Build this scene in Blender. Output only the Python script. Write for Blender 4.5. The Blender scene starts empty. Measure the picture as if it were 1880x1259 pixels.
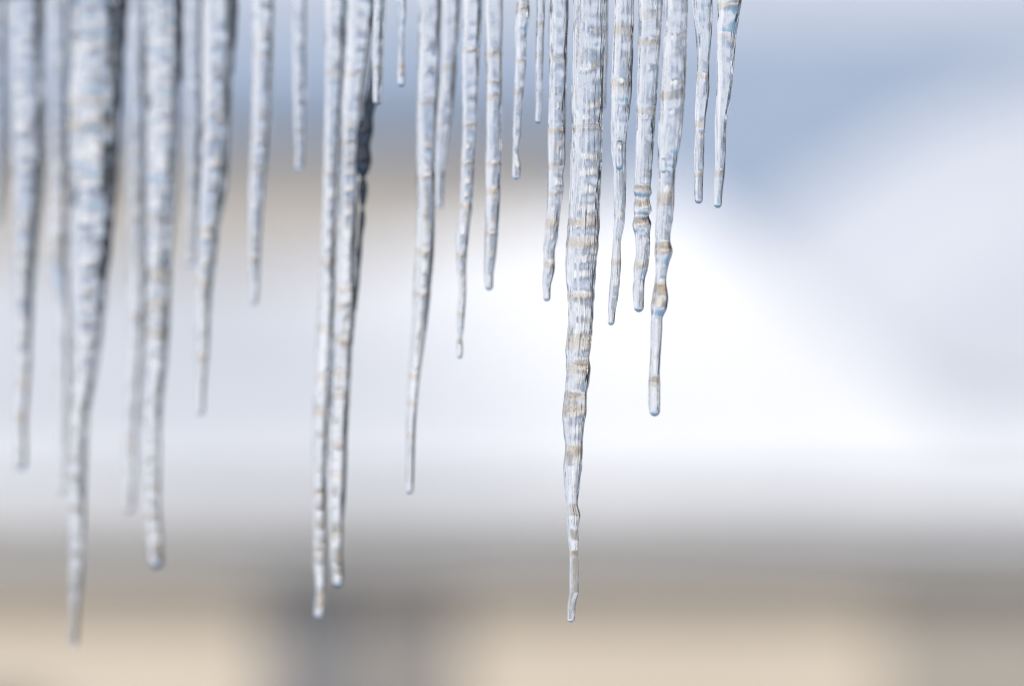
import bpy, bmesh, math, random
import numpy as np
from mathutils import Vector

R = math.radians
random.seed(7)
rng = np.random.default_rng(11)
sc = bpy.context.scene
COL = sc.collection

# ------------------------------------------------------------------ camera, sky, sun, exposure
CAM_Z = 4.0                       # the camera stands on a raised terrace
LENS, SENSOR = 120.0, 36.0
FOCUS = 2.0
cam = bpy.data.cameras.new('camera')
cam.lens, cam.sensor_width = LENS, SENSOR
cam.clip_start, cam.clip_end = 0.05, 6000.0
cam.dof.use_dof = True
cam.dof.focus_distance = FOCUS
cam.dof.aperture_fstop = 1.65
cam_o = bpy.data.objects.new('camera', cam)
COL.objects.link(cam_o)
cam_o.location = (0, 0, CAM_Z)
cam_o.rotation_euler = (R(90), 0, 0)
sc.camera = cam_o

SUN_EL, SUN_AZ = 27.0, -142.0     # azimuth from +Y (view direction), negative to the left
wd = bpy.data.worlds.new('World')
sc.world = wd
wd.use_nodes = True
nt = wd.node_tree
nt.nodes.clear()
sky = nt.nodes.new('ShaderNodeTexSky')
sky.sky_type = 'NISHITA'
sky.sun_disc = False
sky.sun_elevation = R(SUN_EL)
sky.sun_rotation = R(SUN_AZ % 360)
sky.altitude = 200
sky.air_density = 1.0
sky.dust_density = 0.7
bg = nt.nodes.new('ShaderNodeBackground')
bg.inputs['Strength'].default_value = 0.12
wo = nt.nodes.new('ShaderNodeOutputWorld')
nt.links.new(sky.outputs[0], bg.inputs[0])
nt.links.new(bg.outputs[0], wo.inputs[0])

sun = bpy.data.lights.new('sun', 'SUN')
sun.energy = 4.0
sun.angle = R(0.5)
sun.color = (1.0, 0.95, 0.885)
sun_o = bpy.data.objects.new('sun', sun)
COL.objects.link(sun_o)
sdir = Vector((math.sin(R(SUN_AZ)) * math.cos(R(SUN_EL)), math.cos(R(SUN_AZ)) * math.cos(R(SUN_EL)), math.sin(R(SUN_EL))))
sun_o.rotation_euler = sdir.to_track_quat('Z', 'Y').to_euler()
sun_o.location = (-4, -2, 12)

sc.view_settings.view_transform = 'Standard'
sc.view_settings.look = 'None'
sc.view_settings.gamma = 1.0
sc.view_settings.use_curve_mapping = False
sc.view_settings.exposure = -0.2
cy = sc.cycles
cy.max_bounces = 14
cy.transmission_bounces = 14
cy.glossy_bounces = 6
cy.diffuse_bounces = 4
cy.caustics_reflective = False
cy.caustics_refractive = False
cy.sample_clamp_indirect = 6.0
cy.use_denoising = True
cy.filter_width = 1.1

# ------------------------------------------------------------------ helpers
MPP = SENSOR / LENS / 1880.0       # metres per photo pixel and metre of distance


def at(px, py, d):
    """world point seen at photo pixel (px, py) at distance d"""
    return Vector(((px - 940) * MPP * d, d, CAM_Z + (629.5 - py) * MPP * d))


def mat(name):
    m = bpy.data.materials.new(name)
    m.use_nodes = True
    n = m.node_tree
    return m, n, n.nodes['Principled BSDF']


def plain(name, col, rough=0.7, col2=None, scale=3.0, bump=0.0, stretch=(1, 1, 1), metallic=0.0):
    m, n, b = mat(name)
    b.inputs['Roughness'].default_value = rough
    b.inputs['Metallic'].default_value = metallic
    tc = n.nodes.new('ShaderNodeTexCoord')
    mp = n.nodes.new('ShaderNodeMapping')
    mp.inputs['Scale'].default_value = stretch
    n.links.new(tc.outputs['Object'], mp.inputs[0])
    ns = n.nodes.new('ShaderNodeTexNoise')
    ns.inputs['Scale'].default_value = scale
    ns.inputs['Detail'].default_value = 6
    n.links.new(mp.outputs[0], ns.inputs['Vector'])
    cr = n.nodes.new('ShaderNodeValToRGB')
    c2 = col2 or tuple(c * 0.8 for c in col)
    cr.color_ramp.elements[0].position = 0.35
    cr.color_ramp.elements[1].position = 0.65
    cr.color_ramp.elements[0].color = (*c2, 1)
    cr.color_ramp.elements[1].color = (*col, 1)
    n.links.new(ns.outputs[0], cr.inputs[0])
    n.links.new(cr.outputs[0], b.inputs['Base Color'])
    if bump:
        bp = n.nodes.new('ShaderNodeBump')
        bp.inputs['Strength'].default_value = bump
        bp.inputs['Distance'].default_value = 0.05
        n.links.new(ns.outputs[0], bp.inputs['Height'])
        n.links.new(bp.outputs[0], b.inputs['Normal'])
    return m


def link(name, me, m=None, parent=None, smooth=False):
    o = bpy.data.objects.new(name, me)
    COL.objects.link(o)
    if m:
        me.materials.append(m)
    if parent:
        o.parent = parent
    if smooth:
        me.polygons.foreach_set('use_smooth', [True] * len(me.polygons))
    return o


def pyd(name, verts, faces, m, parent=None, smooth=False):
    me = bpy.data.meshes.new(name)
    me.from_pydata([tuple(v) for v in verts], [], faces)
    me.update()
    return link(name, me, m, parent, smooth)


def box(name, x0, x1, y0, y1, z0, z1, m, parent=None, bevel=0.0):
    bm = bmesh.new()
    bmesh.ops.create_cube(bm, size=1)
    for v in bm.verts:
        v.co = Vector((x0 + (v.co.x + .5) * (x1 - x0), y0 + (v.co.y + .5) * (y1 - y0), z0 + (v.co.z + .5) * (z1 - z0)))
    if bevel:
        bmesh.ops.bevel(bm, geom=bm.edges[:], offset=bevel, segments=2, affect='EDGES')
    me = bpy.data.meshes.new(name)
    bm.to_mesh(me)
    bm.free()
    return link(name, me, m, parent)


def empty(name, label, cat, loc=(0, 0, 0), group=None, rot=0.0):
    o = bpy.data.objects.new(name, None)
    COL.objects.link(o)
    o.location = loc
    o.rotation_euler = (0, 0, rot)
    o.empty_display_size = 0.2
    return tag(o, label, cat, group)


def tag(o, label, cat, group=None, kind=None):
    o['label'] = label
    o['category'] = cat
    if group:
        o['group'] = group
    if kind:
        o['kind'] = kind
    return o


def wav(x, y, seed, n=10, f0=0.3, f1=2.0):
    """smooth pseudo-noise from a few plane waves"""
    g = np.random.default_rng(seed)
    s = 0
    for _ in range(n):
        f = g.uniform(f0, f1)
        a = g.uniform(0, 2 * math.pi)
        s = s + np.sin(x * f * math.cos(a) + y * f * math.sin(a) + g.uniform(0, 6.28)) / f
    return s / n * f0 * 2


def sheet(name, X, Y, Z, m, parent=None):
    r, c = X.shape
    v = np.stack([X, Y, Z], -1).reshape(-1, 3)
    f = [(i * c + j, i * c + j + 1, (i + 1) * c + j + 1, (i + 1) * c + j) for i in range(r - 1) for j in range(c - 1)]
    return pyd(name, v, f, m, parent, True)


# ------------------------------------------------------------------ materials of the surroundings
SNOW = plain('snow', (0.88, 0.88, 0.89), 0.6, (0.83, 0.84, 0.86), 1.5, 0.15)
SNOW_FIELD = plain('snow_field', (0.86, 0.87, 0.89), 0.6, (0.78, 0.80, 0.84), 0.25, 0.2)
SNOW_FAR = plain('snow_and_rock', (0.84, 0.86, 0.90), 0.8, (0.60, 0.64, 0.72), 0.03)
SNOW_SHADED = plain('shaded_snow', (0.76, 0.78, 0.82), 0.7, (0.66, 0.69, 0.74), 0.12, 0.2)  # the hill's soft shading put into a darker snow colour
TAN = plain('tan_render', (0.645, 0.56, 0.45), 0.85, (0.595, 0.515, 0.415), 2.2, 0.1)
GREYWOOD = plain('weathered_board', (0.64, 0.63, 0.61), 0.8, (0.54, 0.53, 0.51), 2.0, 0.1, (1, 1, 6))
SHUTTER = plain('brown_shutter', (0.32, 0.30, 0.28), 0.7, (0.27, 0.255, 0.24), 2.0, 0.1, (1, 1, 6))
GARAGE = plain('greige_door', (0.40, 0.36, 0.31), 0.6, (0.36, 0.33, 0.28), 2.0)
SLATE = plain('slate_paint', (0.18, 0.19, 0.21), 0.5, (0.15, 0.16, 0.18), 2.0)
GLASSY = plain('window_pane', (0.03, 0.04, 0.05), 0.08, (0.02, 0.03, 0.04))
BARN = plain('barn_board', (0.52, 0.485, 0.445), 0.85, (0.43, 0.40, 0.365), 1.2, 0.1, (4, 1, 0.4))
TIMBER = plain('dark_timber', (0.10, 0.065, 0.04), 0.6, (0.06, 0.04, 0.028), 6.0, 0.2, (1, 1, 8))
METAL = plain('zinc', (0.35, 0.37, 0.40), 0.4, (0.30, 0.32, 0.35), 8, metallic=0.6)
BARK = plain('bark', (0.09, 0.06, 0.04), 0.9, (0.05, 0.035, 0.025), 12, 0.4)
NEEDLE = plain('needles', (0.035, 0.055, 0.035), 0.8, (0.018, 0.030, 0.020), 5)
ROOFMETAL = plain('grey_roof_metal', (0.25, 0.29, 0.36), 0.5, (0.22, 0.26, 0.32), 1.0)
# a far slope: winter forest dusted with snow
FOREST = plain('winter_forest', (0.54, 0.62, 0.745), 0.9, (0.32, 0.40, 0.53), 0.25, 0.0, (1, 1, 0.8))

# ------------------------------------------------------------------ ground and hills
xs = np.concatenate([np.linspace(-3000, -90, 25), np.linspace(-80, 80, 81), np.linspace(90, 3000, 25)])
ys = np.concatenate([np.linspace(-3000, -50, 20), np.linspace(-40, 120, 81), np.linspace(140, 3000, 25)])
X, Y = np.meshgrid(xs, ys)
Zg = wav(X, Y, 3, 12, 0.15, 0.9) * 0.25 * np.exp(-((X / 150) ** 2 + (Y / 200) ** 2))
o = sheet('snowy_ground', X, Y, Zg, SNOW_FIELD)
o['kind'] = 'structure'

# white hillside on the right behind the house
xs = np.linspace(-2, 60, 63)
ys = np.linspace(34, 95, 50)
X, Y = np.meshgrid(xs, ys)
t = np.clip((Y - 34) / 40, 0, 1)
crest = 10.6 / (1 + np.exp(-(X - 4.6) / 2.4)) + 14 / (1 + np.exp(-(X - 24) / 3))  # second rise lies out of view, added to whiten the ice
Zh = -0.5 + crest * (t * t * (3 - 2 * t)) ** 0.8 + wav(X, Y, 5, 10, 0.25, 0.8) * 0.4
o = sheet('snow_hill', X, Y, Zh, SNOW_SHADED)
o['kind'] = 'structure'

# hillside added out of view at left, to whiten the refracting ice
xs = np.linspace(-110, -14, 63)
ys = np.linspace(56, 130, 50)
X, Y = np.meshgrid(xs, ys)
t = np.clip((Y - 56) / 60, 0, 1)
Zh = -0.5 + 22 / (1 + np.exp((X + 26) / 3)) * (t * t * (3 - 2 * t)) + wav(X, Y, 6, 10, 0.25, 0.8) * 0.9
o = sheet('snow_hill', X, Y, Zh, SNOW_FIELD)
o['kind'] = 'structure'

# far forested slope and its snowy shoulder
aa = np.linspace(-math.pi, math.pi, 241)
rr_ = np.linspace(380, 900, 40)
A, RAD_ = np.meshgrid(aa, rr_)
X, Y = np.sin(A) * RAD_, np.cos(A) * RAD_
t = np.clip((RAD_ - 380) / 160, 0, 1)
Zm = -1 + (t ** 0.9) * (56 + wav(X, Y, 8, 9, 0.008, 0.03) * 7) + wav(X, Y, 9, 14, 0.06, 0.2) * 2.0
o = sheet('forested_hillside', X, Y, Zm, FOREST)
o['kind'] = 'structure'

# snow covered mountain behind the forest
rr_ = np.linspace(1000, 2200, 40)
A, RAD_ = np.meshgrid(aa, rr_)
X, Y = np.sin(A) * RAD_, np.cos(A) * RAD_
t = np.clip((RAD_ - 1000) / 900, 0, 1)
Zm = -1 + t * (330 + wav(X, Y, 18, 9, 0.003, 0.012) * 60) + wav(X, Y, 19, 14, 0.02, 0.06) * 9
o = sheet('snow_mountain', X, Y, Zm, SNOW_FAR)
o['kind'] = 'structure'

# ------------------------------------------------------------------ the neighbour's house
hx0, hx1, hy0, hy1 = -9.0, 6.5, 25.5, 33.2
eave_z, ridge_z = 2.84, 4.85
house = empty('house', 'tan rendered house with grey eaves under a thick snow covered hipped roof', 'house', (-3, 25.5, 0))


def hb(name, x0, x1, y0, y1, z0, z1, m, parent=house, bevel=0.0):
    l = house.location
    off = l
    return box(name, x0 - off.x, x1 - off.x, y0 - off.y, y1 - off.y, z0 - off.z, z1 - off.z, m, parent, bevel)


hb('wall', hx0, hx1, hy0, hy1, 0, 2.60, TAN)
hb('soffit', hx0 - .45, hx1 + .35, hy0 - .75, hy1 + .5, 2.603, 2.68, GREYWOOD)
hb('fascia', hx0 - .47, hx1 + .37, hy0 - .78, hy0 - .753, 2.46, 3.0, GREYWOOD)
hb('gutter', hx0 - .47, hx1 + .37, hy0 - .90, hy0 - .783, 2.80, 2.93, METAL, bevel=.02)
# dark entrance and its brown shutter left of the middle
d = hb('door', -1.82, -1.28, hy0 - .06, hy0 - .003, 0.0, 2.28, SLATE)
hb('handle', -1.33, -1.28, hy0 - .12, hy0 - .063, 1.0, 1.12, METAL, d)
d.matrix_world  # keep
s = hb('shutter', -1.18, -0.42, hy0 - .05, hy0 - .003, 0.9, 2.2, SHUTTER)
for k in range(9):
    hb('slat', -1.14, -0.46, hy0 - .075, hy0 - .053, 0.97 + k * .135, 1.06 + k * .135, SHUTTER, s)
g = hb('garage_door', 2.75, 5.75, hy0 - .05, hy0 - .003, 0.0, 2.2, GARAGE)
for k in range(5):
    hb('panel', 2.80, 5.70, hy0 - .07, hy0 - .053, 0.04 + k * .43, .43 + k * .43, GARAGE, g)
for wx in (-6.6, -4.4):
    f = hb('window', wx, wx + 1.0, hy0 - .05, hy0 - .003, .75, 1.35, GREYWOOD)
    hb('pane', wx + .06, wx + .94, hy0 - .06, hy0 - .053, .81, 1.29, GLASSY, f)

# snow on the hipped roof, one thick uneven blanket
nx, ny = 120, 60
u = np.linspace(0, 1, nx)
v = np.linspace(0, 1, ny)
U, V = np.meshgrid(u, v)
X = hx0 - .55 + U * (hx1 - hx0 + .95)
Y = hy0 - .92 + V * (hy1 - hy0 + 1.5)
mid = (hy0 + hy1) / 2
front = (Y - (hy0 - .92)) * (.27 + .54 / (1 + np.exp(-(X - .75) / .5)))
back = ((hy1 + .58) - Y) * math.tan(R(28))
right = np.maximum(((3.75 - X) * .9), 0.45 - 0.05 * (X - 2.5))
left = (X - (hx0 - .55)) * 1.05
h = np.minimum(np.minimum(front, back), np.minimum(right, left))
h = np.minimum(h, ridge_z - eave_z - 0.22 + 0.05 * h + 0.35 / (1 + np.exp(-(X - 1.0) / .4)))
lip = 0.24 * (1 - np.exp(-np.minimum(np.minimum(X - X.min(), X.max() - X), np.minimum(Y - Y.min(), Y.max() - Y)) / 0.12))
Z = 2.86 - .09 / (1 + np.exp(-(X - .8) / .5)) * np.exp(-(Y - Y.min()) / .4) + h + lip + wav(X, Y, 21, 12, 0.6, 2.2) * 0.34
l = house.location
o = sheet('roof_snow', X - l.x, Y - l.y, Z - l.z, SNOW, house)
o['kind'] = 'stuff'
# roof deck under the snow
rx0, rx1, ry0, ry1 = hx0 - .5, hx1 + .38, hy0 - .6, hy1 + .5
vz = [(rx0, ry0, 2.683), (rx1, ry0, 2.683), (rx1, ry1, 2.683), (rx0, ry1, 2.683), (rx0 + 3, mid, 3.75), (1.0, mid, 3.75)]
pyd('roof', [Vector(p) - house.location for p in vz], [(0, 1, 5, 4), (1, 2, 5), (2, 3, 4, 5), (3, 0, 4), (3, 2, 1, 0)], ROOFMETAL, house)

# barn further back, its long grey wall shows above the snowy roof
barn = empty('barn', 'weathered grey board barn standing behind the snow covered house', 'barn', (-3.0, 46, 0))
box('wall', -7.5, 3.95, 0, 7, 0, 6.75, BARN, barn)
pyd('roof', [(-7.9, -.5, 6.72), (4.3, -.5, 6.72), (4.3, 3.5, 7.25), (-7.9, 3.5, 7.25), (-7.9, 7.5, 6.72), (4.3, 7.5, 6.72)],
    [(0, 1, 2, 3), (3, 2, 5, 4), (0, 3, 4), (1, 5, 2), (0, 4, 5, 1)], ROOFMETAL, barn)
for k in range(23):
    x = -7.4 + k * .512
    box('batten', x - .03, x + .03, -.045, -.003, 0.05, 6.68, BARN, barn)


# ------------------------------------------------------------------ spruces added out of view on the left, to darken the ice rims
def spruce(x, y, hgt, seed, label):
    g = random.Random(seed)
    t = empty('added_spruce', label, 'tree', (x, y, 0), 'spruces added left of the terrace to darken the ice')
    n = 10
    vs, fs = [], []
    for i in range(7):
        z = hgt * i / 6
        r = .16 * hgt / 8 * (1 - i / 6) + .012
        for k in range(n):
            a = k / n * 2 * math.pi
            vs.append((math.cos(a) * r, math.sin(a) * r, z))
    for i in range(6):
        for k in range(n):
            fs.append((i * n + k, i * n + (k + 1) % n, (i + 1) * n + (k + 1) % n, (i + 1) * n + k))
    pyd('trunk', vs, fs, BARK, t, True)
    vs, fs = [], []
    z = hgt * .1
    while z < hgt * .98:
        f = 1 - z / hgt
        reach = (.30 * hgt) * f ** .85 * g.uniform(.85, 1.1)
        m = int(10 + 12 * f)
        for k in range(m):
            a = (k + g.random() * .7) / m * 2 * math.pi
            L = reach * g.uniform(.75, 1.1)
            dx, dy = math.cos(a), math.sin(a)
            for q in range(7):
                s0 = .12 + q / 7 * .88
                c = Vector((dx * L * s0, dy * L * s0, z - L * .28 * s0 + L * .10 * s0 * s0))
                w = .10 * L + .14 * (1 - s0)
                for sgn in (-1, 1):
                    b = len(vs)
                    tip = c + Vector((dx * .22 * L - dy * sgn * w * 1.6, dy * .22 * L + dx * sgn * w * 1.6, g.uniform(-.18, .05)))
                    vs += [c, c + Vector((dx * .16 * L, dy * .16 * L, -.05)), tip]
                    fs.append((b, b + 1, b + 2))
        z += hgt * .028 * g.uniform(.8, 1.2)
    pyd('crown', vs, fs, NEEDLE, t)
    return t


spruce(-6.3, 11.2, 8.4, 3, 'added spruce left of the terrace nearest the house, at the far end of the dark row')
spruce(-6.3, 8.2, 8.6, 1, 'added spruce left of the terrace, second of the dark row from the house')
spruce(-6.4, 5.7, 8.2, 2, 'added spruce left of the terrace, third of the dark row from the house')
spruce(-5.4, 3.9, 8.5, 4, 'added spruce left of the terrace, at the end of the dark row nearest the camera')

spruce(-5.7, 1.2, 8.5, 5, 'added spruce beside the terrace, level with the camera in the dark row on the left')  # this and the next added to block the yellow horizon glow
spruce(-5.1, -1.6, 8.2, 6, 'added spruce behind the camera, last of the dark row on the left')

spruce(-4.3, 9.9, 7.4, 7, 'added low broad spruce nearest the terrace in the short row leading to the house')  # short row added to widen the dark rims of the icicles
spruce(-4.9, 12.6, 7.2, 8, 'added low broad spruce second from the terrace in the short row leading to the house')
spruce(-5.9, 15.2, 7.0, 9, 'added low broad spruce closest to the house front at the end of the short row')

# ------------------------------------------------------------------ the ice
def ice(name, frost, tint=(1, 1, 1), rough=0.06, bump=1.0):
    m, n, b = mat(name)
    N, L = n.nodes, n.links
    out = [x for x in N if x.type == 'OUTPUT_MATERIAL'][0]
    tc = N.new('ShaderNodeTexCoord')

    def mapping(s):
        mp = N.new('ShaderNodeMapping')
        mp.inputs['Scale'].default_value = s
        L.new(tc.outputs['Object'], mp.inputs[0])
        return mp.outputs[0]

    def noise(vec, scale, detail=3, rough_=0.6):
        q = N.new('ShaderNodeTexNoise')
        q.inputs['Scale'].default_value = scale
        q.inputs['Detail'].default_value = detail
        q.inputs['Roughness'].default_value = rough_
        L.new(vec, q.inputs['Vector'])
        return q.outputs[0]

    fibre = noise(mapping((1, 1, 0.10)), 650, 3)          # long vertical threads
    grain = noise(mapping((1, 1, 0.8)), 900, 4, 0.7)      # fine frost grain
    vor = N.new('ShaderNodeTexVoronoi')
    vor.feature = 'DISTANCE_TO_EDGE'
    vor.inputs['Scale'].default_value = 300
    L.new(mapping((1, 1, 0.42)), vor.inputs['Vector'])
    cr = N.new('ShaderNodeMapRange')
    cr.inputs['From Max'].default_value = 0.10
    L.new(vor.outputs['Distance'], cr.inputs[0])

    def bump_(h, strength, dist, prev=None):
        q = N.new('ShaderNodeBump')
        st = N.new('ShaderNodeMath')
        st.operation = 'MULTIPLY'
        st.inputs[1].default_value = strength
        L.new(rg.outputs[0], st.inputs[0])
        L.new(st.outputs[0], q.inputs['Strength'])
        q.inputs['Distance'].default_value = dist
        L.new(h, q.inputs['Height'])
        if prev:
            L.new(prev, q.inputs['Normal'])
        return q.outputs[0]

    # the wet flanks are smooth, the rimed side is rough
    at_ = N.new('ShaderNodeAttribute')
    at_.attribute_name = 'frost'
    rg = N.new('ShaderNodeMapRange')
    rg.inputs['To Min'].default_value = 0.09
    L.new(at_.outputs['Fac'], rg.inputs[0])

    nb = bump_(fibre, 0.70 * bump, 0.0008)
    nb = bump_(grain, 0.28 * bump, 0.0004, nb)
    nb = bump_(cr.outputs[0], 0.35 * bump, 0.00025, nb)
    b.inputs['Base Color'].default_value = (*tint, 1)
    b.inputs['Transmission Weight'].default_value = 1.0
    b.inputs['IOR'].default_value = 1.31
    b.inputs['Roughness'].default_value = rough
    L.new(nb, b.inputs['Normal'])
    # trapped bubbles and rime: scattering white
    df = N.new('ShaderNodeBsdfDiffuse')
    tr = N.new('ShaderNodeBsdfTranslucent')
    for q in (df, tr):
        q.inputs['Color'].default_value = (0.93 * tint[0], 0.95 * tint[1], 0.97 * tint[2], 1)
        L.new(nb, q.inputs['Normal'])
    mx = N.new('ShaderNodeMixShader')
    mx.inputs[0].default_value = 0.4
    L.new(df.outputs[0], mx.inputs[1])
    L.new(tr.outputs[0], mx.inputs[2])
    # frost sits in streaks and patches; 'frost' is how much rime the skin carries there
    patch = noise(mapping((1, 1, 0.35)), 140, 4, 0.65)
    streak = noise(mapping((1, 1, 0.07)), 760, 3, 0.65)
    ad = N.new('ShaderNodeMath')
    ad.operation = 'ADD'
    L.new(patch, ad.inputs[0])
    L.new(streak, ad.inputs[1])
    mr = N.new('ShaderNodeMapRange')
    mr.inputs['From Min'].default_value = 0.93
    mr.inputs['From Max'].default_value = 1.13
    mr.inputs['To Min'].default_value = 0.0
    mr.inputs['To Max'].default_value = min(0.97, frost * 1.5)
    L.new(ad.outputs[0], mr.inputs[0])
    mu = N.new('ShaderNodeMath')
    mu.operation = 'MULTIPLY'
    L.new(mr.outputs[0], mu.inputs[0])
    L.new(at_.outputs['Fac'], mu.inputs[1])
    m2 = N.new('ShaderNodeMixShader')
    L.new(mu.outputs[0], m2.inputs[0])
    L.new(b.outputs[0], m2.inputs[1])
    L.new(mx.outputs[0], m2.inputs[2])
    L.new(m2.outputs[0], out.inputs['Surface'])
    return m


ICE = ice('frosted_ice', 0.18, bump=0.55, rough=0.01)
ICE_RING = ice('tan_refraction_ice', 0.06, (0.91, 0.83, 0.73), 0.02, 0.6)  # tint paints in the tan refracted by the rings
ICE_TIP = ice('wet_ice', 0.12, (1, 1, 1), 0.02, 0.35)
ICE_DARK_REFRACTION = ice('dark_refraction_ice', 0.0, (0.07, 0.08, 0.10), 0.02, 0.4)  # near-black tint paints in the dark refraction at the edges
BUBBLE = ice('air_bubble_wall', 0.0, (1, 1, 1), 0.0, 0.15)

ANG = -0.00025                    # the row runs away to the left: metres of distance per photo pixel
BEAM_Z = CAM_Z + 0.232


def depth(px):
    return FOCUS + (px - 1140) * ANG


def smooth_interp(xs, ys, q):
    """monotone cubic interpolation"""
    xs, ys = np.asarray(xs, float), np.asarray(ys, float)
    d = np.diff(ys) / np.diff(xs)
    m = np.zeros_like(ys)
    m[0], m[-1] = d[0], d[-1]
    for i in range(1, len(ys) - 1):
        m[i] = 0 if d[i - 1] * d[i] <= 0 else 2 * d[i - 1] * d[i] / (d[i - 1] + d[i])
    k = np.clip(np.searchsorted(xs, q) - 1, 0, len(xs) - 2)
    hh = xs[k + 1] - xs[k]
    t = (q - xs[k]) / hh
    return ((2 * t ** 3 - 3 * t ** 2 + 1) * ys[k] + (t ** 3 - 2 * t ** 2 + t) * hh * m[k]
            + (-2 * t ** 3 + 3 * t ** 2) * ys[k + 1] + (t ** 3 - t ** 2) * hh * m[k + 1])


GROUP = 'icicles hanging in a row from the beam'


def icicle(label, prof, tip, bands=(), dd=0.0, nu=48, step=3.0, seed=0, rough=1.0, clear=None, material=None, bubble=None, wob=1.0):
    """prof: (row, left edge, right edge) of the outline in photo pixels; tip: (x, y) of the lowest point"""
    g = np.random.default_rng(seed + 100)
    y0, l0, r0 = prof[0]
    D = depth((l0 + r0) / 2) + dd
    k = MPP * D                                   # metres per photo pixel here
    ytop = 629.5 - (BEAM_Z - CAM_Z) / k           # where it meets the beam
    rows = [(ytop, (l0 + r0) / 2, (r0 - l0) / 2 * 1.12)] if ytop < y0 - 5 else []
    rows += [(y, (a + b) / 2, (b - a) / 2) for y, a, b in prof]
    rt = rows[-1][2]
    yt = tip[1]
    rr = min(rt * .92, (yt - rows[-1][0]) * .5)
    rows.append((yt - rr, tip[0], rr))
    ry = [q[0] for q in rows]
    base = yt - rr
    qs = np.arange(ytop, base, step)
    cap = [base + rr * math.sin(a) for a in np.linspace(0, R(84), 6)]
    q = np.concatenate([qs, cap])
    cx = smooth_interp(ry, [p[1] for p in rows], np.minimum(q, base))
    rad = smooth_interp(ry, [p[2] for p in rows], np.minimum(q, base))
    capf = np.sqrt(np.clip(1 - (np.clip(q - base, 0, None) / rr) ** 2, 0.001, 1))
    env = np.clip((yt - q) / 25, 0.1, 1)
    # growth ripples: uneven swellings down the length
    rip = np.zeros_like(q)
    for _ in range(9):
        w = g.uniform(22, 75)
        rip += np.sin(q / w * 2 * math.pi + g.uniform(0, 6.28)) * g.uniform(.3, 1)
    rip *= 0.007 * rough
    for (by, bh) in bands:
        e = (q - by) / (bh * .62)
        rip += 0.012 * np.exp(-e ** 2) - 0.014 * np.exp(-((q - by + bh * .95) / (bh * .4)) ** 2)
    wobx = np.zeros_like(q)
    woby = np.zeros_like(q)
    for _ in range(5):
        w = g.uniform(60, 200)
        wobx += np.sin(q / w * 6.28 + g.uniform(0, 6.28)) * .10
        woby += np.sin(q / w * 6.28 + g.uniform(0, 6.28)) * .45
    th = np.linspace(0, 2 * math.pi, nu, endpoint=False)
    T, Q = np.meshgrid(th, q)
    RR = np.repeat(rad[:, None], nu, 1)
    E = env[:, None]
    fl = np.zeros_like(T)
    for _ in range(12):                           # vertical flutes, drifting slowly
        n_ = g.integers(6, max(8, nu // 5))
        w = g.uniform(150, 600)
        fl += np.sin(T * n_ + np.sin(Q / w * 6.28 + g.uniform(0, 6.28)) * 1.4 + g.uniform(0, 6.28)) * .013 * rough
    for _ in range(16):                           # irregular lumps
        n_ = g.integers(1, 5)
        w = g.uniform(26, 120)
        fl += np.sin(T * n_ + g.uniform(0, 6.28)) * np.sin(Q / w * 6.28 + g.uniform(0, 6.28)) * .008 * rough
    ell = 1 + 0.06 * np.cos(2 * T + g.uniform(0, 6.28))
    RAD = RR * capf[:, None] * (1 + (rip[:, None] + fl * (.35 + .65 * np.abs(np.sin(T)))) * E) * ell
    # rings are slightly slanted
    sl = 0.20 * np.sin(q / g.uniform(120, 260) * 6.28 + g.uniform(0, 6.28)) * env * np.clip((q - ytop) / 60, 0, 1)
    ph = g.uniform(0, 6.28)
    XX = (cx + wobx * wob * env)[:, None] + RAD * np.cos(T)
    YY = (woby * wob * env)[:, None] + RAD * np.sin(T)
    ZZ = Q + (sl[:, None] * np.cos(T + ph)) * RAD
    ox = cx[0]
    V = np.stack([(XX - ox) * k, YY * k, -(ZZ - ytop) * k], -1)
    nr = len(q)
    org = Vector(((ox - 940) * k, D, CAM_Z + (629.5 - ytop) * k))

    # rime on the half towards the camera, clear ice on the flanks and back
    FR = np.where(np.sin(T) > 0, 0.0, 1.0) * np.where(np.cos(T) > 0, (np.abs(np.sin(T)) - .70) / .28, (np.abs(np.sin(T)) - .36) / .30)
    cloud = np.full_like(q, g.uniform(.5, 1.1))       # glassy and cloudy stretches
    for _ in range(4):
        w = g.uniform(90, 380)
        cloud += np.sin(q / w * 6.28 + g.uniform(0, 6.28)) * .13
    cloud = np.clip(cloud, .4, 1.4)
    if clear:
        cloud *= 1 - np.exp(-np.clip((q - (clear[0] + clear[1]) / 2) / ((clear[1] - clear[0]) / 2), -9, 9) ** 6)
    FR = np.clip(FR * (1 + fl * 4) * cloud[:, None], 0, 1)

    def set_frost(o, fr):
        fr = np.concatenate([fr.ravel(), np.zeros(len(o.data.vertices) - fr.size)])
        o.data.attributes.new('frost', 'FLOAT', 'POINT').data.foreach_set('value', fr.astype(np.float32))
        return o

    def strip(name, i0, i1, m, parent=None, top=False, bottom=False):
        v = V[i0:i1 + 1].reshape(-1, 3)
        n = i1 - i0 + 1
        ii, jj = np.meshgrid(np.arange(n - 1), np.arange(nu), indexing='ij')
        a = ii * nu + jj
        b = ii * nu + (jj + 1) % nu
        f = np.stack([a, a + nu, b + nu, b], -1).reshape(-1, 4).tolist()
        vv = v.tolist()
        if top:
            f.append(list(range(nu)))
        if bottom:
            vv.append([float(V[-1, :, 0].mean()), float(V[-1, :, 1].mean()), float(V[-1, :, 2].mean() - rr * k * .006)])
            c = len(vv) - 1
            e = (n - 1) * nu
            f += [[e + j, c, e + (j + 1) % nu] for j in range(nu)]
        return set_frost(pyd(name, vv, f, m, parent, True), FR[i0:i1 + 1])

    # cut lines: rings and tip become pieces of their own
    cuts = []
    bands = [(y_, h_ * 1.05) for y_, h_ in bands]
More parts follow.
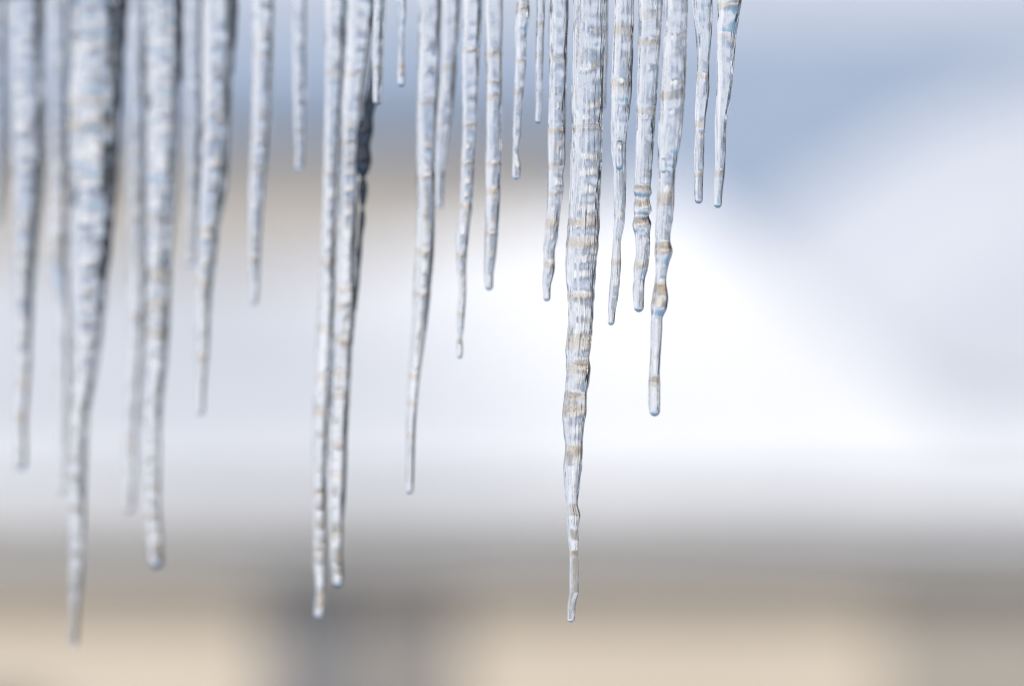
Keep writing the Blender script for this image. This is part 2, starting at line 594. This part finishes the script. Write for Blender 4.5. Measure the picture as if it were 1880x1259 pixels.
    for (by, bh) in sorted(bands):
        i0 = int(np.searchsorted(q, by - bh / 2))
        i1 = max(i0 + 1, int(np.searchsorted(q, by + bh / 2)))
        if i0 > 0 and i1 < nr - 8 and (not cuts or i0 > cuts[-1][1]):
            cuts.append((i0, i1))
    itip = int(np.searchsorted(q, yt - rr * 2.3))
    if cuts and cuts[-1][1] >= itip:
        itip = cuts[-1][1] + 1
    body_m = material or ICE
    # body = every stretch between the rings, one mesh
    spans, last = [], 0
    for i0, i1 in cuts:
        spans.append((last, i0))
        last = i1
    spans.append((last, itip))
    vv, ff, fq = [], [], []
    for s0, s1 in spans:
        if s1 <= s0:
            continue
        off = len(vv)
        vv += V[s0:s1 + 1].reshape(-1, 3).tolist()
        fq.append(FR[s0:s1 + 1].ravel())
        n = s1 - s0 + 1
        ii, jj = np.meshgrid(np.arange(n - 1), np.arange(nu), indexing='ij')
        a = off + ii * nu + jj
        b = off + ii * nu + (jj + 1) % nu
        ff += np.stack([a, a + nu, b + nu, b], -1).reshape(-1, 4).tolist()
        if s0 == 0:
            ff.append(list(range(nu)))
    body = set_frost(pyd('icicle', vv, ff, body_m, None, True), np.concatenate(fq))
    body.location = org
    tag(body, label, 'icicle', GROUP)
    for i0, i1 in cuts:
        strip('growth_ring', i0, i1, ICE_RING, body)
    strip('tip', itip, nr - 1, ICE_TIP, body, bottom=True)
    if bubble:
        bx, by, bw, bh = bubble                    # centre and half sizes in photo pixels
        i = int(np.searchsorted(q, by))
        vs, fs, n, mm = [], [], 16, 14
        for a in range(mm + 1):
            p = -math.pi / 2 + math.pi * a / mm
            for c in range(n):
                t_ = 2 * math.pi * c / n
                cz = math.copysign(abs(math.sin(p)) ** .6, math.sin(p))
                vs.append(((bx - ox + bw * math.cos(p) ** .6 * math.cos(t_)) * k,
                           (-rad[i] * .90 + bw * .8 * max(math.cos(p), 0) ** .6 * math.sin(t_)) * k,
                           -(by - ytop - bh * cz) * k))
        for a in range(mm):
            for c in range(n):
                fs.append((a * n + c, a * n + (c + 1) % n, (a + 1) * n + (c + 1) % n, (a + 1) * n + c))
        pyd('air_bubble', vs, fs, BUBBLE, body, True)
    return body


# ---- far left, out of focus
icicle('leftmost icicle, cut by the left edge of the picture', [(0, -14, 10), (200, -14, 9), (320, -12, 6)], (-5, 410), [(150, 10)], seed=1)
icicle('broad smooth icicle second from the left edge', [(0, 18, 84), (300, 22, 82), (450, 25, 70), (560, 26, 62), (650, 30, 58), (760, 27, 50)], (38, 862), [(700, 14), (764, 12)], seed=2, dd=-.02)
icicle('slim pale icicle between the broad smooth one and the thickest one', [(0, 93, 126), (300, 93, 125), (460, 86, 125), (560, 107, 128), (776, 107, 127), (860, 108, 124)], (116, 905), [(468, 12)], seed=3, dd=.04)
thickest = icicle('thickest icicle, knobbly white above and blue in its lower right', [(0, 130, 217), (180, 130, 215), (356, 130, 210), (508, 131, 197), (635, 136, 184), (776, 127, 162), (884, 124, 157), (1046, 129, 152), (1120, 130, 146)], (135, 1187), [(186, 12), (232, 16)], seed=4, rough=1.7, clear=(330, 640))
icicle('thin icicle half hidden at the left of a knobbly white one', [(0, 238, 268), (300, 238, 266), (560, 238, 265), (776, 231, 252), (870, 229, 248)], (237, 938), [(580, 10), (812, 12)], seed=5, dd=.05)
knobbly = icicle('knobbly white icicle with a dark right edge, third longest at left', [(0, 266, 330), (150, 268, 331), (356, 267, 324), (500, 267, 315), (635, 267, 310), (776, 262, 297), (900, 264, 294), (980, 270, 297)], (287, 1042), [(400, 12), (500, 12), (560, 10), (610, 10)], seed=6, rough=1.9)
icicle('narrow pale icicle tucked close left of a tapering one', [(0, 340, 372), (200, 344, 370), (380, 344, 364)], (352, 488), [], seed=7, dd=.05)
tapering = icicle('tapering icicle with two dark rings, right of the narrow tucked one', [(0, 373, 430), (150, 372, 426), (300, 367, 420), (430, 365, 402), (550, 361, 388), (640, 361, 383), (710, 361, 377)], (368, 762), [(422, 10), (518, 10), (655, 14)], seed=8)
icicle('lone tapering icicle hanging in front of the blue hillside gap at left', [(0, 464, 504), (240, 461, 497), (380, 456, 484), (480, 457, 478), (520, 460, 476)], (467, 560), [(100, 8), (244, 8), (305, 8), (478, 12)], seed=9)
icicle('thin short icicle just left of the long twin pair', [(0, 538, 562), (200, 540, 560), (270, 543, 559)], (550, 314), [(241, 8)], seed=10, nu=40)
# ---- the twin pair with the dark streak
icicle('left one of the long twin icicles, ending in a round drop', [(0, 596, 637), (300, 594, 623), (500, 588, 616), (635, 580, 613), (776, 574, 604), (900, 574, 600), (1030, 576, 600), (1085, 580, 597), (1110, 577, 598)], (586, 1134), [(135, 8), (320, 10), (480, 12), (606, 10), (692, 10), (757, 14), (903, 8), (1010, 8)], seed=11, step=2.2, nu=56)
twin = icicle('right one of the long twin icicles, with a black streak down its side', [(0, 638, 688), (130, 632, 676), (270, 626, 660), (400, 623, 655), (560, 614, 654), (640, 611, 646), (776, 606, 639), (900, 606, 634), (1010, 607, 628), (1050, 609, 630)], (620, 1076), [(135, 8), (264, 10), (529, 8), (559, 10), (625, 12), (684, 10), (722, 12), (811, 8), (870, 8), (978, 10)], seed=12, step=2.2, nu=56)
# ---- short ones and the middle
icicle('short finger-like icicle hanging right beside the black streak', [(0, 685, 708), (100, 684, 704), (160, 685, 702)], (693, 193), [(125, 6)], seed=13, step=2.5, dd=-.04)
icicle('shortest icicle, a thin thread with a small beaded tip', [(0, 725, 746), (35, 730, 745), (60, 732, 743), (110, 731, 743), (140, 729, 744)], (737, 160), [(120, 8)], seed=14, step=2.0, dd=-.03)
icicle('long straight icicle that bends left below the middle of the picture', [(0, 766, 812), (150, 765, 807), (300, 764, 801), (380, 764, 800), (460, 762, 798), (560, 757, 790), (620, 754, 782), (680, 750, 773), (776, 746, 764), (860, 746, 761)], (752, 906), [(188, 6), (325, 8), (394, 6), (465, 12), (539, 10), (690, 12), (740, 8), (800, 8)], seed=15, step=2.2, nu=56)
icicle('curved icicle half behind the long bending one', [(0, 814, 845), (130, 811, 837), (200, 803, 831), (300, 800, 818), (350, 801, 814)], (808, 383), [(125, 10), (230, 6)], seed=16, step=2.2, dd=.03)
icicle('wavy icicle ending in a string of beads', [(0, 849, 887), (140, 848, 880), (230, 849, 876), (300, 847, 872), (380, 843, 867), (430, 838, 862), (480, 839, 857), (540, 842, 856), (575, 839, 854), (600, 838, 852), (618, 841, 849), (636, 838, 850)], (844, 658), [(93, 6), (231, 8), (302, 8), (378, 10), (470, 12), (575, 8)], seed=17, step=2.0, nu=56)
icicle('even icicle with amber rings and a dark ring near its tip', [(0, 891, 923), (100, 892, 922), (180, 893, 922), (300, 893, 920), (380, 892, 917), (470, 890, 911), (505, 890, 906)], (898, 533), [(100, 12), (151, 6), (178, 10), (302, 8), (350, 10), (430, 6), (515, 12)], seed=18, step=2.0, nu=56)
icicle('jagged-edged thin icicle with an egg shaped tip', [(0, 947, 972), (30, 946, 974), (60, 945, 968), (100, 946, 967), (180, 942, 961), (240, 941, 957), (280, 941, 952), (305, 940, 956)], (948, 331), [(20, 8), (112, 6), (169, 10)], seed=19, step=2.0, rough=1.8)
icicle('slender short icicle between the jagged-edged one and a stepped one', [(0, 984, 1001), (47, 984, 1000), (150, 983, 997), (190, 984, 996)], (988, 227), [(47, 8), (100, 6)], seed=20, step=2.0)
icicle('stepped icicle with dark rings, just left of the longest clear one', [(0, 1008, 1044), (100, 1009, 1041), (200, 1008, 1038), (300, 1006, 1037), (322, 1006, 1033), (345, 1006, 1034), (380, 1005, 1030), (410, 1002, 1026), (440, 1000, 1023), (460, 998, 1018), (490, 999, 1018), (510, 997, 1014), (525, 997, 1011)], (1004, 553), [(107, 10), (241, 10), (306, 14), (356, 8), (409, 18), (486, 10)], seed=21, step=1.6, nu=72)
icicle('thin icicle hidden behind the top of the longest clear one', [(0, 1098, 1116), (100, 1098, 1116), (150, 1099, 1113)], (1106, 200), [(105, 14)], seed=22, step=2.2, dd=.05)
icicle('longest and sharpest clear icicle, reaching lowest in the centre right', [(0, 1054, 1110), (150, 1051, 1107), (200, 1050, 1106), (300, 1049, 1104), (380, 1046, 1100), (440, 1042, 1097), (500, 1040, 1093), (540, 1043, 1090), (580, 1044, 1088), (640, 1040, 1083), (660, 1040, 1081), (680, 1041, 1083), (720, 1038, 1077), (755, 1034, 1076), (775, 1035, 1073), (800, 1037, 1070), (826, 1039, 1069), (850, 1036, 1068), (900, 1038, 1063), (925, 1040, 1060), (945, 1041, 1065), (970, 1042, 1061), (990, 1043, 1062), (1012, 1046, 1061), (1060, 1046, 1062), (1085, 1046, 1062), (1103, 1043, 1058), (1120, 1042, 1056)], (1048, 1142), [(235, 8), (408, 14), (447, 18), (545, 12), (626, 26), (676, 16), (727, 10), (752, 20), (828, 22), (1015, 10)], seed=23, step=1.3, nu=112, wob=.6)
icicle('clear icicle with a long trapped air bubble, right of the longest one', [(0, 1126, 1166), (55, 1125, 1165), (100, 1123, 1164), (160, 1120, 1161), (220, 1121, 1156), (280, 1121, 1150), (330, 1126, 1151), (400, 1127, 1148), (450, 1124, 1140), (490, 1121, 1141), (540, 1117, 1136), (570, 1116, 1131)], (1122, 597), [(55, 20), (157, 12), (480, 10)], seed=24, step=1.4, nu=88, bubble=(1137, 286, 6.5, 27), clear=(250, 322))
icicle('knotted icicle with a fat blunt tip, in the middle of the right cluster', [(0, 1172, 1217), (100, 1170, 1212), (200, 1168, 1205), (280, 1167, 1200), (340, 1164, 1195), (352, 1163, 1197), (363, 1165, 1193), (385, 1163, 1197), (397, 1164, 1192), (412, 1161, 1196), (430, 1165, 1194), (460, 1167, 1194), (490, 1163, 1190), (515, 1163, 1184), (530, 1161, 1183), (548, 1162, 1183)], (1173, 573), [(25, 10), (78, 12), (203, 8), (347, 10), (371, 12), (406, 14), (488, 12)], seed=25, step=1.4, nu=88)
icicle('long kinked icicle with a small oval bubble, right of the knotted one', [(0, 1217, 1264), (60, 1217, 1263), (180, 1210, 1259), (250, 1207, 1252), (320, 1206, 1241), (380, 1205, 1239), (440, 1202, 1232), (463, 1200, 1235), (490, 1203, 1228), (520, 1201, 1224), (543, 1197, 1228), (562, 1194, 1226), (585, 1195, 1217), (610, 1194, 1216), (680, 1192, 1212), (705, 1190, 1213), (740, 1190, 1213)], (1202, 764), [(175, 14), (365, 24), (459, 14), (526, 16), (553, 14), (703, 10)], seed=26, step=1.4, nu=88, bubble=(1218, 305, 5, 14), clear=(284, 326))
icicle('crooked icicle with a small dark notch, second from the right', [(0, 1270, 1309), (30, 1273, 1308), (60, 1277, 1307), (130, 1280, 1302), (165, 1277, 1303), (220, 1275, 1296), (240, 1276, 1294), (280, 1274, 1293), (340, 1275, 1291)], (1283, 374), [(140, 8), (226, 14), (321, 10)], seed=27, step=1.8, nu=72, dd=.03)
icicle('rightmost icicle, smooth and blunt against the open snow', [(0, 1317, 1364), (20, 1317, 1361), (60, 1315, 1353), (150, 1315, 1347), (230, 1312, 1335), (320, 1312, 1331), (355, 1310, 1327)], (1318, 382), [(10, 14), (68, 6), (318, 12)], seed=28, step=1.8, nu=72, dd=.05)

# dark tinted strips that paint in refraction along the flanks of some icicles
def refraction_streak(parent, pts, dd, label, gaps=()):
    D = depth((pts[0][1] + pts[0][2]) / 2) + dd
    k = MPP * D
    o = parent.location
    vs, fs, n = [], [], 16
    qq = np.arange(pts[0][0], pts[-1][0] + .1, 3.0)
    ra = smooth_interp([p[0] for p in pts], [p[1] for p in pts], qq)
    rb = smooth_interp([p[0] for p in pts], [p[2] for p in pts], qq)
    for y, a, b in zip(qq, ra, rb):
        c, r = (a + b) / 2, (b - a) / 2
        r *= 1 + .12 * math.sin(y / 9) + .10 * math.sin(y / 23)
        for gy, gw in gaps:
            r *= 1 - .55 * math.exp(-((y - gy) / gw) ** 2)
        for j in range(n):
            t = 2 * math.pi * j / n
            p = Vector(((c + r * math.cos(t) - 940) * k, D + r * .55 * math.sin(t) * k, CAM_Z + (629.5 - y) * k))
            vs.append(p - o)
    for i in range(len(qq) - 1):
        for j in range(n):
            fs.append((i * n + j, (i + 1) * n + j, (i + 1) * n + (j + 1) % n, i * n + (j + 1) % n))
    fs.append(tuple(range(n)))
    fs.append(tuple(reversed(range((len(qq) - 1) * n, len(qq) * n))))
    q = pyd('refraction_streak', vs, fs, ICE_DARK_REFRACTION, parent, True)
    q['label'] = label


refraction_streak(twin, [(90, 685, 690), (130, 680, 691), (170, 674, 691), (210, 666, 687), (255, 652, 684), (300, 654, 680), (322, 657, 676), (345, 659, 674), (400, 659, 671), (440, 657, 666), (520, 655, 660), (570, 652, 655)],
            -.003, 'black streak tinted in for dark refraction along the edge', ((328, 7), (382, 6)))
refraction_streak(knobbly, [(-60, 320, 337), (40, 322, 335), (100, 325, 337), (150, 328, 336)], -.002, 'dark brown streak tinted in for refraction along the right edge')
refraction_streak(tapering, [(-60, 424, 436), (20, 425, 436), (90, 425, 432), (140, 423, 428)], -.002, 'dark blue streak tinted in for refraction along the right edge')
refraction_streak(thickest, [(-60, 216, 236), (60, 217, 232), (150, 214, 226), (330, 208, 216), (440, 196, 206), (520, 186, 196)], -.002, 'dark blue streak tinted in for refraction along the right edge', ((230, 25), (300, 12)))

# ------------------------------------------------------------------ the beam they hang from (just above the picture)
a, b = at(-260, 0, depth(-260)), at(1480, 0, depth(1480))
dv = Vector((b.x - a.x, b.y - a.y, 0))
Ln = dv.length
beam = empty('pergola_beam', 'snow capped dark timber beam from which the row of icicles hangs', 'beam', (a.x, a.y, BEAM_Z), None, math.atan2(dv.y, dv.x))
box('timber', 0, Ln, -.015, .015, 0, .09, TIMBER, beam, bevel=.004)
xs, ys = np.linspace(-.01, Ln + .01, 90), np.linspace(-.017, .017, 16)
X, Y = np.meshgrid(xs, ys)
edge = np.minimum(np.minimum(X - X.min(), X.max() - X), np.minimum(Y - Y.min(), Y.max() - Y))
Z = .092 + .035 * (1 - np.exp(-edge / .006)) + wav(X, Y, 33, 10, 8, 25) * .01
sheet('snow_cap', X, Y, Z, SNOW, beam)
